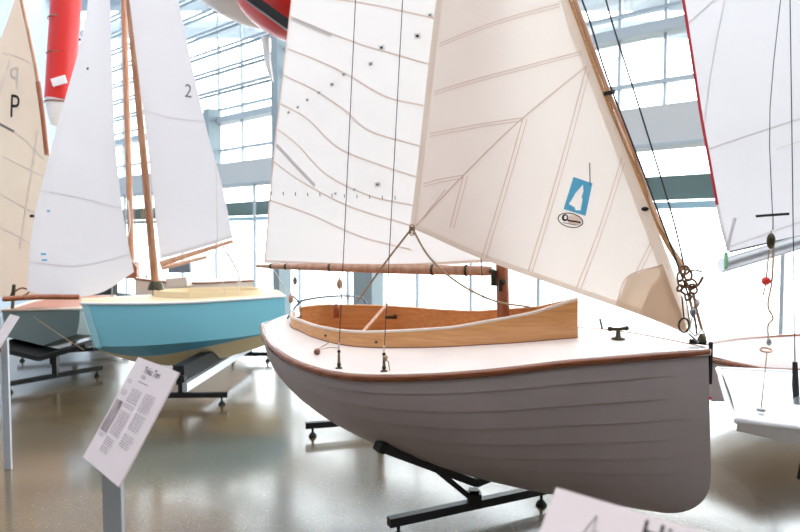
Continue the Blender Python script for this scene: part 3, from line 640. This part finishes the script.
blue = Chine((-3.44, 6.70), (-1.48, 7.50), (.2, .43, .52, .5, .42), (1.0, 1.0, 1.0, 1.01, 1.02), (.53, .54, .56, .58, .62), (.46, .27, .23, .30, .44), rake=.26)
root = thing('sailing_dinghy', 'sky blue sailing dinghy with cream deck and cream bottom, left of the grey dinghy', 'boat', (-2.4, 7.1, .25))
blue.hull(root, 'bluehull', 'deepblue', 'creambot', lambda u: max(.04, .8 * (1 - u) ** 1.2)); blue.deck(root, 'creamdeck', .035); blue.rail(root, 'whitepaint')
blue.coaming(root, 'creamdeck', .34, .9, .33, .09)
b = MB(); b.grid([[blue.P(0, y, z) + np.array([-.006, -.008, 0]) for y in (.19, .215)] for z in np.linspace(.98, .5, 6)], 'paleblue')
b.grid([[blue.P(u, blue.hb(u) + .012 - .2 * (1 - .88) * (1 - (z - .5) / .5), z) for u in (.0, .035)] for z in np.linspace(.99, .52, 8)], 'paleblue'); b.build('bow_corner_strip', root)
mb0, mb1 = at(156, 288, 7.05), at(126, -30, 7.05); ms0 = np.array([mb0[0], mb0[1], .98])
b = MB(); b.tube([ms0, mb0, (mb0 + mb1) / 2, mb1, mb1 + (mb1 - mb0) * .3], [.044, .045, .04, .034, .03], 'mastwood', 14); b.build('mast', root)
b = MB(); b.lathe(mb0 + [0, 0, -.02], [(.09, 0), (.08, .05), (.06, .09), (.055, .1)], 'bronze'); b.build('mast_collar', root)
b = MB(); q = at(112, 268, 6.9); q2 = at(112, 297, 6.9); b.tube([q2, q], .008, 'steel'); b.tube([q, at(117, 267, 6.95)], .008, 'steel'); b.build('jib_post', root)
b = MB(); A, Z_ = at(160, 264, 7.0), at(233, 241, 7.35); b.tube([A, Z_], [.035, .022], 'palewood', 12); b.build('boom', root)
BP = Plane(at(160, 262, 7.0), np.cross(Z_ - A, (0, 0, 1)))
s = Sail(BP, [(158, 262), (234, 241), (190, 70), (160, -60), (128, -60)], .06, .4)
root = thing('mainsail', 'cool white mainsail marked with a small 2, on the sky blue dinghy', 'sail', tuple(at(160, 262, 7)))
b = MB(); s.mesh(b, 'sailcool', [[(160, 259), (195, 250), (233, 238)], [(122, -60), (160, -60)], [(160, 259), (148, 150), (133, 30), (122, -60)], [(233, 238), (222, 185), (207, 130), (193, 70), (178, 0), (160, -60)]]); s.strip(b, [(162, 256), (196, 247), (232, 236)], 1.5, 'seamgrey', .01); s.strip(b, [(142, 110), (170, 118), (204, 122)], 1, 'seamgrey', .01); b.build('cloth', root)
s.text('2', 188, 92, 13, 'greyink', root, 'sail_number', -.05, .02, wscale=.8)
JP = Plane(at(80, 290, 6.75), (0.25, -1, .0))
s = Sail(JP, [(28, 290), (133, 275), (110, 0), (100, -60), (92, -60), (80, 50)], .05, .3)
root = thing('jib_sail', 'cool white jib of the sky blue dinghy, with small blue marks by its luff', 'sail', tuple(at(80, 290, 6.75)))
b = MB(); s.mesh(b, 'sailcool', [[(27, 291), (60, 297), (100, 293), (134, 272)], [(90, -60), (104, -60)], [(27, 291), (33, 225), (51, 150), (69, 85), (80, 45), (88, 0), (90, -60)], [(134, 272), (125, 225), (116, 150), (113, 90), (110, 0), (104, -60)]]); s.strip(b, [(37, 190), (80, 198), (120, 208)], 1, 'seamgrey', .008); s.strip(b, [(30, 262), (80, 266), (131, 254)], 1, 'seamgrey', .008); b.build('cloth', root)
for x, y, wd in ((49, 211, 1.6), (44, 254, 2.6), (45, 260, 2.6)):
    b = MB(); s.poly2(b, [(x - wd, y - 1), (x + wd, y - 1), (x + wd, y + 1), (x - wd, y + 1)], 'blueprint', .012); b.build('blue_mark', root)
for x, y in ((80, 40), (88, 69)):
    b = MB(); s.poly2(b, [(x - 1, y - 1.2), (x + 1, y - 1.2), (x + 1, y + 1.2), (x - 1, y + 1.2)], 'ink', .012); b.build('telltale', root)
rope('bowsprit', [at(3, 299, 6.5), at(40, 297, 6.6), at(79, 297, 6.7)], [.028] * 17, 'redwood', 'horizontal reddish wooden spar reaching left from the blue bow', 'spar')
rope('shroud_wire', [at(216, 160, 6.7), at(218, 240, 6.75), at(225, 296, 6.9)], .004, 'whiterope', 'thin pale stay beside the boom end of the blue dinghy', 'wire')
rope('mainsheet_line', [at(229, 243, 7.2), at(240, 294, 7.1)], .005, 'whiterope', 'pale sheet line from the blue dinghy boom end down to its deck', 'rope')
rope('clew_tie', [at(222, 245, 7.2), at(236, 268, 7.2), at(240, 282, 7.15)], .012, 'whiterope', 'short white cloth tie hanging below the boom of the blue dinghy', 'tie')

# trolley under the blue boat
root = stand('black stand with a long white beam under the blue dinghy', tuple(gp(182, 395, .1)[:2]), (1, .03), .46, .3, 0, 0)
q0 = gp(182, 395, .1); q1 = gp(250, 355, .1)
b = MB(); b.bar([q0[0] + .05, q0[1] - .06, .19], [q1[0], q1[1], .21], .05, .09, 'alu'); b.build('beam', root)
b = MB()
b.bar([q0[0] - .04, q0[1] + .02, .315], [q1[0] - .05, q1[1], .33], .12, .16, 'rubber')
b.build('black_padded_bunk', root)
stand('small black T-shaped stand at the far end of the white beam', tuple(gp(250, 354, .1)[:2]), (1, .0), .3, .26, 0, 0)

# ------------------------------------------------------------------ far left boat
lb = Chine((-4.15, 7.15), (-4.75, 9.3), (.40, .5, .55, .52, .42), (.86, .82, .8, .8, .8), (.56, .46, .42, .42, .45), (.44, .34, .3, .32, .38), cf=.9)
root = thing('sailing_dinghy', 'grey green dinghy with orange varnished deck at the far left, on a black cradle', 'boat', (-4.4, 8.1, .3))
lb.hull(root, 'greenhull', 'greenhull', 'greenhull', lambda u: .5); lb.deck(root, 'orangewood', .02); lb.rail(root, 'rimwood', .02)
b = MB(); b.tube([at(10, 300, 7.6), at(14, 285, 7.6), at(12, 318, 7.5)], .02, 'bronze'); b.tube(smooth([at(14, 292, 7.6), at(22, 288, 7.6), at(29, 291, 7.6), at(25, 295, 7.6), at(14, 298, 7.6)], 4), .01, 'oldrope'); b.build('mast_fitting', root)
TP = Plane(at(20, 200, 7.9), (.2, -1, 0))
s = Sail(TP, [(60, 297), (50, 150), (20, 0), (-70, 150), (-110, 300)], .05, .4)
root = thing('lug_sail', 'tan sail with a black letter P behind the white jib at far left', 'sail', tuple(at(0, 296, 7.9)))
b = MB(); s.mesh(b, 'sailtan', [[(-110, 300), (-20, 298), (64, 296)], [(18, -10), (21, -10)], [(-110, 300), (-70, 170), (-5, 50), (18, -10)], [(64, 296), (58, 220), (47, 140), (33, 60), (21, -10)]])
for p in ([(2, 53), (20, 58), (34, 65)], [(-10, 118), (18, 134), (44, 160)], [(-10, 150), (20, 165), (50, 180)], [(-10, 188), (20, 205), (56, 225)], [(-10, 222), (25, 240), (60, 262)], [(38, 130), (20, 250)], [(10, 60), (-10, 130)]): s.strip(b, p, .9, 'seamgrey', .008)
s.strip(b, [(0, 124), (15, 132)], 2, 'greyink', .012, 3); b.build('cloth', root)
s.text('P', 15.5, 108, 23, 'ink', root, 'sail_letter', -.06, .02, wscale=.55); s.text('P', 15.5, 80, 22, 'ghost', root, 'sail_letter', -.06, .02, mirror=True, wscale=.55)
rope('yard_spar', [at(17, -20, 7.75), at(32, 50, 7.75), at(40, 95, 7.75), at(48, 152, 7.75)], .02, 'mastwood', 'varnished yard along the edge of the tan sail', 'spar')
rope('yard_spar', [at(38, 82, 7.7), at(43, 118, 7.7), at(47, 155, 7.7)], .03, 'redwood', 'short thick lower spar beside the yard of the tan sail', 'spar')
b = MB(); b.box(at(32, 216, 6.6), (.03, .03, .03), 'ink'); tag(b.build('luff_hank'), 'tiny dark hank on the luff of the white jib', 'clip')
rope('bow_line', [at(34, 317, 6.9), at(60, 335, 6.8), at(84, 350, 6.65)], .004, 'rope', 'pale line slanting down right to the blue bow', 'rope')
# cradle
root = stand('black T-shaped stand under the grey green dinghy, nearer one', (-3.98, 7.1), (.56, .8), .55, .33, 0, 0)
b = MB()
for dx in (-1, 1): b.bar([-4.08, 7.15, .33], [-4.08 + dx * .5, 7.15 + dx * .05, .47], .5, .05, 'rubber')
b.build('cradle_pad', root)
root = stand('black T-shaped stand under the grey green dinghy, farther one', (-4.6, 8.7), (.9, .4), .7, .3, 0, 0)

# boat behind the blue boat
bb = Chine((-4.1, 9.6), (-2.7, 10.6), (.05, .4, .55, .55, .5), (1.05, 1.0, .98, .98, .98), (.6, .55, .5, .5, .5), (.4, .3, .3, .3, .4))
root = thing('sailing_dinghy', 'pale dinghy half hidden behind the blue dinghy mast, with reddish mast', 'boat', (-3.5, 10, .3))
bb.hull(root, 'rimwood', 'rimwood', 'rimwood', lambda u: .5); bb.deck(root, 'rimwood', .03); bb.rail(root, 'darkvarn', .015)
b = MB(); b.bar(at(170, 283, 9.5), at(190, 281, 9.5), .3, .14, 'rimwood'); b.build('cuddy', root)
b = MB(); t0, t1 = at(132, 276, 9.9), at(123, -30, 9.9); b.tube([t0, (t0 + t1) / 2, t1], [.048, .048, .042], 'mastwood', 12); b.build('mast', root)
b = MB(); b.box(at(133, 270, 9.85), (.17, .12, .26), 'redwood'); b.build('mast_step', root)
b = MB(); b.tube([at(162, 268, 9.4), at(206, 257, 9.9)], [.035, .03], 'palewood'); b.build('boom', root)
b = MB(); b.box(at(180, 268, 9.9), (.34, .08, .15), 'bluegrey'); b.build('windscreen', root)
for k, (x0, x1) in enumerate(((136, 146), (141, 147), (143, 150))):
    rope('halyard_rope', [at(x0 - 2, 195, 7.0), at(x0 + 3 * math.sin(k), 235, 6.98), at(x1, 278, 6.98)], .006, 'rope', ('slack halyard left of the blue dinghy mast, leftmost of three', 'slack halyard left of the blue dinghy mast, middle of three', 'slack halyard close against the blue dinghy mast')[k], 'rope')
rope('pale_halyard', [at(128, 200, 9.7), at(130, 225, 9.7), at(126, 250, 9.7), at(138, 268, 9.7)], .012, 'whiterope', 'pale knotted halyard against the reddish mast', 'rope')

# ------------------------------------------------------------------ right side boats
wh = Chine((2.02, 3.80), (4.8, 2.6), (.68, .74, .76, .74, .7), (.75, .76, .77, .78, .78), (.68, .6, .55, .55, .55), (.66, .46, .38, .38, .42), cf=.93)
root = thing('racing_dinghy', 'white flat-decked racing dinghy right of the grey bow', 'boat', (3.3, 3.4, .4))
wh.hull(root, 'whitepaint', 'whitepaint', 'greenhull', lambda u: .35); wh.deck(root, 'whitepaint', .05); wh.rail(root, 'whitepaint', .018)
pk = Chine((2.75, 5.4), (5.0, 6.4), (.45, .66, .75, .7, .5), (.62, .6, .6, .6, .62), (.4, .35, .3, .3, .35), (.25, .2, .2, .2, .3))
root = thing('sailing_dinghy', 'pinkish-decked dinghy with brown rail behind the white racing dinghy', 'boat', (3.4, 5.6, .2))
pk.hull(root, 'hull', 'hull', 'hull', lambda u: .5); pk.deck(root, 'pinkdeck', .03); pk.rail(root, 'darkvarn', .025)
b = MB(); b.bar([2.72, 2.9, .36], [2.2, 3.35, .44], .16, .09, 'rubber'); b.bar([2.5, 3.1, 0.0], [2.5, 3.1, .36], .06, .06, 'black', up=(1, 0, 0)); b.bar([2.2, 3.1, .03], [3.2, 3.1, .03], .06, .06, 'black'); tag(b.build('boat_stand'), 'black padded stand under the white racing dinghy at the right edge', 'stand')
RP = Plane(at(727, 250, 4.3), (-.25, -1, 0))
s = Sail(RP, [(724, 252), (990, 200), (960, -120), (664, -120), (700, 110)], .06, .4)
root = thing('jib_sail', 'white sail with red luff tape at the right edge, above the aluminium boom', 'sail', tuple(at(727, 250, 4.3)))
b = MB(); s.mesh(b, 'sailcool', [[(727, 252), (800, 236), (990, 200)], [(662, -120), (960, -120)], [(727, 252), (716, 200), (700, 110), (683, 0), (662, -120)], [(990, 200), (960, -120)]]); tb = b; b = MB(); s.strip(b, [(717, 205), (709, 160), (700, 110), (683, 0), (662, -120)], 2.4, 'redtape', .006); s.strip(b, [(728, 250), (722, 228), (717, 205)], 2.4, 'seamgrey', .006); b.build('luff_tape', root)
b = tb; s.strip(b, [(724, 0), (712, 65), (704, 125)], .9, 'seamgrey'); s.strip(b, [(706, 150), (760, 132), (800, 119), (860, 100)], 1.2, 'seamgrey'); s.strip(b, [(688, 24), (715, 0)], 1.4, 'seamgrey'); s.strip(b, [(729, 247), (800, 222)], 1, 'seamgrey'); s.strip(b, [(727, 248), (735, 218)], 2.6, 'seamgrey'); s.strip(b, [(775, 150), (860, 120)], 1, 'seamgrey'); b.build('cloth', root)
b = MB(); s.strip(b, [(729, 252), (800, 236), (860, 224)], 1.6, 'greyink', .008); b.build('foot_rope', root)
b = MB(); A, Z_ = at(724, 265, 4.3), at(900, 212, 4.0); b.tube([A, Z_], .048, 'alu', 16); b.tube([A + [0, -.0, .0], A + [-.02, 0, 0]], .05, 'alu', 16); rt = b.build('boom'); tag(rt, 'round brushed aluminium boom under the red-edged sail at right', 'boom')
b = MB(); b.tube([at(726, 253, 4.3), at(726, 268, 4.22)], .012, 'teal'); tag(b.build('boom_tie'), 'green tie holding the sail corner to the aluminium boom end', 'tie')
b = MB(); b.box(at(772.5, 215, 3.9), (.2, .02, .016), 'ink', ((.995, 0, .07), (0, 1, 0), (-.07, 0, .995))); b.tube([at(773, 216, 3.9), at(773, 230, 3.9)], .004, 'steel'); tag(b.build('trapeze_bar'), 'dark T-shaped handle hanging on a wire in front of the right sail', 'handle')
block(771, 241, 3.9, .05, 'bronze', 'bronze pulley hanging below the T-shaped handle at right', None)
rope('trapeze_wire', [at(785, -40, 3.92), at(770, 108, 3.9), at(772.5, 214, 3.9)], .0026, 'wire', 'thin wire down to the T-shaped handle', 'wire', sm=3)
rope('stay_wire', [at(788, -40, 3.5), at(790, 0, 3.5), at(795, 366, 3.35)], .0028, 'wire', 'straight stay at right ending in a black turnbuckle', 'wire', sm=3)
b = MB(); b.tube([at(795, 362, 3.35), at(795.5, 385, 3.35), at(796.5, 400, 3.35)], [.012, .017, .016], 'rubber', 12); b.tube([at(796.5, 395, 3.35), at(797, 411, 3.34)], .016, 'steel', 12); tag(b.build('turnbuckle'), 'black and steel turnbuckle standing on the white racing dinghy deck', 'turnbuckle')
b = MB(); b.ball(at(766, 281, 3.9), .027, 'red', n=14); tag(b.build('stopper_ball'), 'red stopper ball on the rope below the right pulley', 'ball')
rope('trapeze_rope', [at(769, 250, 3.9), at(766, 281, 3.9), at(763, 296, 3.88)], .005, 'rope', 'tan rope threaded through the red stopper ball', 'rope')
rope('trapeze_rope', [at(774, 240, 3.9), at(772, 280, 3.88), at(768, 305, 3.86), at(773, 318, 3.85), at(768, 326, 3.85), at(769, 345, 3.84)], .006, 'rope', 'looped tan rope right of the red stopper ball', 'rope')
b = MB(); c = at(766, 350, 3.84); b.tube([c + np.array([math.cos(a) * .035, math.sin(a) * .02, math.sin(a) * .01]) for a in np.linspace(0, 6.28, 14, endpoint=False)], .006, 'palewood', 6, closed=True); b.ball(at(769, 342, 3.84), .016, 'steel', (1, 1, 1.5)); tag(b.build('trapeze_ring'), 'small ring hanging on the looped rope over the white dinghy', 'ring')
pr = CAM + ray(761, 410) * ((1.7 - .79) / -ray(761, 410)[2]); rope('elastic_cord', [at(767, 352, 3.84), pr], .0028, 'oldrope', 'thin cord from the small ring to the white deck', 'rope')
b = MB(); b.lathe(pr, [(.001, .01), (.022, .008), (.022, -.004)], 'steel'); tag(b.build('deck_eye'), 'small round deck eye holding the thin cord on the white dinghy', 'fitting')

# ------------------------------------------------------------------ hanging things
root = thing('hanging_kayak', 'long red kayak with a white nose hanging upright at upper left', 'kayak', tuple(at(64, 60, 9)))
axk = [at(68, -90, 9.0), at(66, 0, 9.0), at(63, 50, 9.0), at(60, 100, 9.0)]
b = MB(); b.tube(smooth(axk, 8), [.2 - .0 * k for k in range(25)], 'red', 20); b.build('hull', root)
b = MB(); e = at(56, 126, 9.0); b.tube([axk[-1], axk[-1] + (e - axk[-1]) * .5, e], [.195, .15, .07], 'whitepaint', 20); b.build('nose', root)
for y in (20, 55, 103):
    b = MB(); c = at(fx(68, -90, 60, 100, y), y, 9.0); b.lathe(c, [(.197, -.012), (.206, 0), (.197, .012)], 'darkvarn', n=24); b.build('seam_ring', root)
b = MB(); b.box(at(59, 81, 8.78), (.2, .03, .11), 'whitepaint', ((.95, 0, .28), (0, 1, 0), (-.28, 0, .95))); b.build('white_patch', root)
b = MB(); b.tube([axk[0], axk[0] + np.array([0, 0, 8.0 - axk[0][2]])], .01, 'wire'); b.build('suspension_cable', root)

root = thing('hanging_dinghy', 'red hull with a black keel strip hanging under the ceiling, top centre left', 'boat', tuple(at(270, -10, 6)))
def hullpod(root, c, axis, L, R, m, sc=.8):
    axis = np.array(axis, float); axis /= np.linalg.norm(axis); side = np.cross(axis, (0, 0, 1)); side /= np.linalg.norm(side); up = np.cross(side, axis)
    G = []
    for t in np.linspace(-.999, .999, 24):
        r = R * (1 - abs(t) ** 2.4) ** .6; G.append([np.array(c) + axis * L * t / 2 + side * r * math.cos(a) + up * (-r * sc * math.sin(a) if 0 < a < math.pi else -r * .15 * math.sin(a)) for a in np.linspace(0, 2 * math.pi, 24, endpoint=False)])
    b = MB(); b.grid(G, m, True, True); return b.build('hull', root), axis, side, up
c = at(290, -14, 6.0); ax_ = at(330, 15, 5.6) - at(245, -30, 6.3)
hullpod(root, c, ax_, 1.5, .46, 'red', 1.05)
b = MB()
u_ = ax_ / np.linalg.norm(ax_)
p0_, p1_ = at(246, -6, 5.45), at(292, 27, 5.35); b.bar(p0_, p1_, .03, .075, 'rubber'); b.bar(p0_ + [0, .02, -.05], p1_ + [0, .02, -.05], .02, .02, 'seamgrey'); b.build('keel_strip', root)
b = MB(); p = [(261, 36), (264, 52), (268, 68), (272, 80), (269, 60), (269, 45), (268, 37)]; G = [[at(x, y, 5.85) for x, y in p], [at(x, y, 5.9) for x, y in p]]
G0 = [(261, 269, 36), (263, 270, 50), (265, 271.5, 64), (269, 273, 76), (272, 274, 82)]
b.grid([[at(a, y, 5.85), at((a + c_) / 2, y, 5.82), at(c_, y, 5.85), at((a + c_) / 2, y, 5.88)] for a, c_, y in G0], 'whitepaint', True, True); b.build('rudder_blade', root)
b = MB(); c = at(284, -40, 6.0); b.tube([c, c + np.array([0, 0, 8 - c[2]])], .01, 'wire'); b.build('suspension_cable', root)
root = thing('hanging_dinghy', 'white hull hanging just left of the red hull under the ceiling', 'boat', tuple(at(240, -20, 7)))
c = at(243, -22, 6.9); hullpod(root, c, (.9, .5, -.35), 1.5, .42, 'whitepaint', 1.1)
b = MB(); b.tube([c, c + np.array([0, 0, 8 - c[2]])], .01, 'wire'); b.build('suspension_cable', root)

# ------------------------------------------------------------------ signs
def sign(label, A, yaw, tilt, h, wd, post_at, name='information_sign', content=None):
    A = np.array(A, float); X = np.array([math.cos(yaw), math.sin(yaw), 0]); D = np.array([math.sin(yaw) * math.sin(tilt), -math.cos(yaw) * math.sin(tilt), -math.cos(tilt)]); N = np.cross(D, X)
    if N.dot(CAM - A) < 0: N = -N
    root = thing(name, label, 'sign', (A[0], A[1], 0))
    def P(u, v, o=0): return A + X * u * wd + D * v * h + N * o
    b = MB(); b.box(P(.5, .5, -.003), (wd, h, .005), 'panel', (X, D, N)); bd = b.build('board', root)
    return root, P, X, D, N, bd
def bar2(b, P, u0, v0, u1, v1, m, o=.0008): b.add([P(u0, v0, o), P(u1, v0, o), P(u1, v1, o), P(u0, v1, o)], [(0, 1, 2, 3)], m)
def ftext(txt, P, X, D, N, u, v, size, m, parent, name):
    cu = bpy.data.curves.new(name, 'FONT'); cu.body = txt; cu.size = size; tmp = bpy.data.objects.new(name, cu); COL.objects.link(tmp)
    me = bpy.data.meshes.new_from_object(tmp.evaluated_get(bpy.context.evaluated_depsgraph_get())); bpy.data.objects.remove(tmp); o = P(u, v, .001)
    for q in me.vertices: q.co = o + X * q.co.x - D * q.co.y
    me.materials.clear(); me.materials.append(M[m]); return link(name, me, parent)
root, P, X, D, N, bd = sign('white information sign on a grey post, with text columns and a photo, at lower left', (-.803, 1.886, 1.333), -.823, .54, .317, .297, None)
ftext('Tinka Teri', P, X, D, N, .3, .115, .028, 'ink', root, 'title_lettering'); ftext('1920s', P, X, D, N, .3, .17, .016, 'greyink', root, 'subtitle_lettering')
b = MB(); bar2(b, P, .3, .2, .55, .206, 'greyink'); b.build('printed_rule', root)
rt = random.Random(3)
def para(u0, u1, v0, v1):
    b = MB(); v = v0
    while v < v1:
        u = u0
        while u < u1 - .02:
            l = rt.uniform(.02, .07); e = min(u + l, u1 - rt.uniform(0, .02)); 
            if e > u: bar2(b, P, u, v, e, v + .005, 'greyink')
            u = e + .012
        v += .0185
    b.build('text_block', root)
para(.27, .53, .28, .4); para(.27, .53, .425, .46); para(.27, .53, .49, .7); para(.27, .50, .74, .8); para(.27, .48, .82, .86); para(.6, .86, .27, .43); para(.6, .86, .455, .6); para(.6, .86, .64, .68); para(.6, .84, .70, .74)
para(.06, .2, .22, .25); para(.06, .2, .32, .36); para(.06, .2, .74, .77)
b = MB(); bar2(b, P, .04, .42, .22, .72, 'photo'); b.build('boat_photo', root)
b = MB(); pb = at(112.5, 462, 1.80); b.box([pb[0], pb[1], pb[2] / 2], (.055, .02, pb[2]), 'signpost'); b.build('post', root)
b = MB(); b.box([pb[0], pb[1], .006], (.25, .25, .012), 'signpost'); b.build('base_plate', root)

# right foreground sign
A = at(556, 487, 1.05); yaw = -.74
root, P, X, D, N, bd = sign('white information sign cut by the bottom edge, with a small sailboat drawing', A, yaw, .75, .32, .30, None)
ftext('Hinemoa', P, X, D, N, .51, .135, .05, 'ink', root, 'title_lettering')
b = MB()
for pl in ([(.215, .05), (.17, .17), (.225, .15), (.215, .05)], [(.24, .12), (.24, .22)], [(.20, .19), (.15, .30), (.22, .3)]):
    b.tube([P(u + .06, v + .03, .001) for u, v in pl], .0007, 'greyink', 4)
b.build('boat_drawing', root)
b = MB(); pb = P(.5, .5, -.03); b.box([pb[0], pb[1], pb[2] / 2], (.052, .02, pb[2]), 'signpost'); b.build('post', root)
b = MB(); b.box([pb[0], pb[1], .006], (.25, .25, .012), 'signpost'); b.build('base_plate', root)

# sign at the left edge
A = at(10, 314, 4.6); B_ = at(24, 317, 4.5)
root, P, X, D, N, bd = sign('narrow white sign board at the left edge, before the grey green hull', A, -.75, .55, .3, .22, None)
b = MB(); pb = P(.5, .6, -.03); b.box([pb[0], pb[1], pb[2] / 2], (.05, .02, pb[2]), 'signpost'); b.build('post', root)
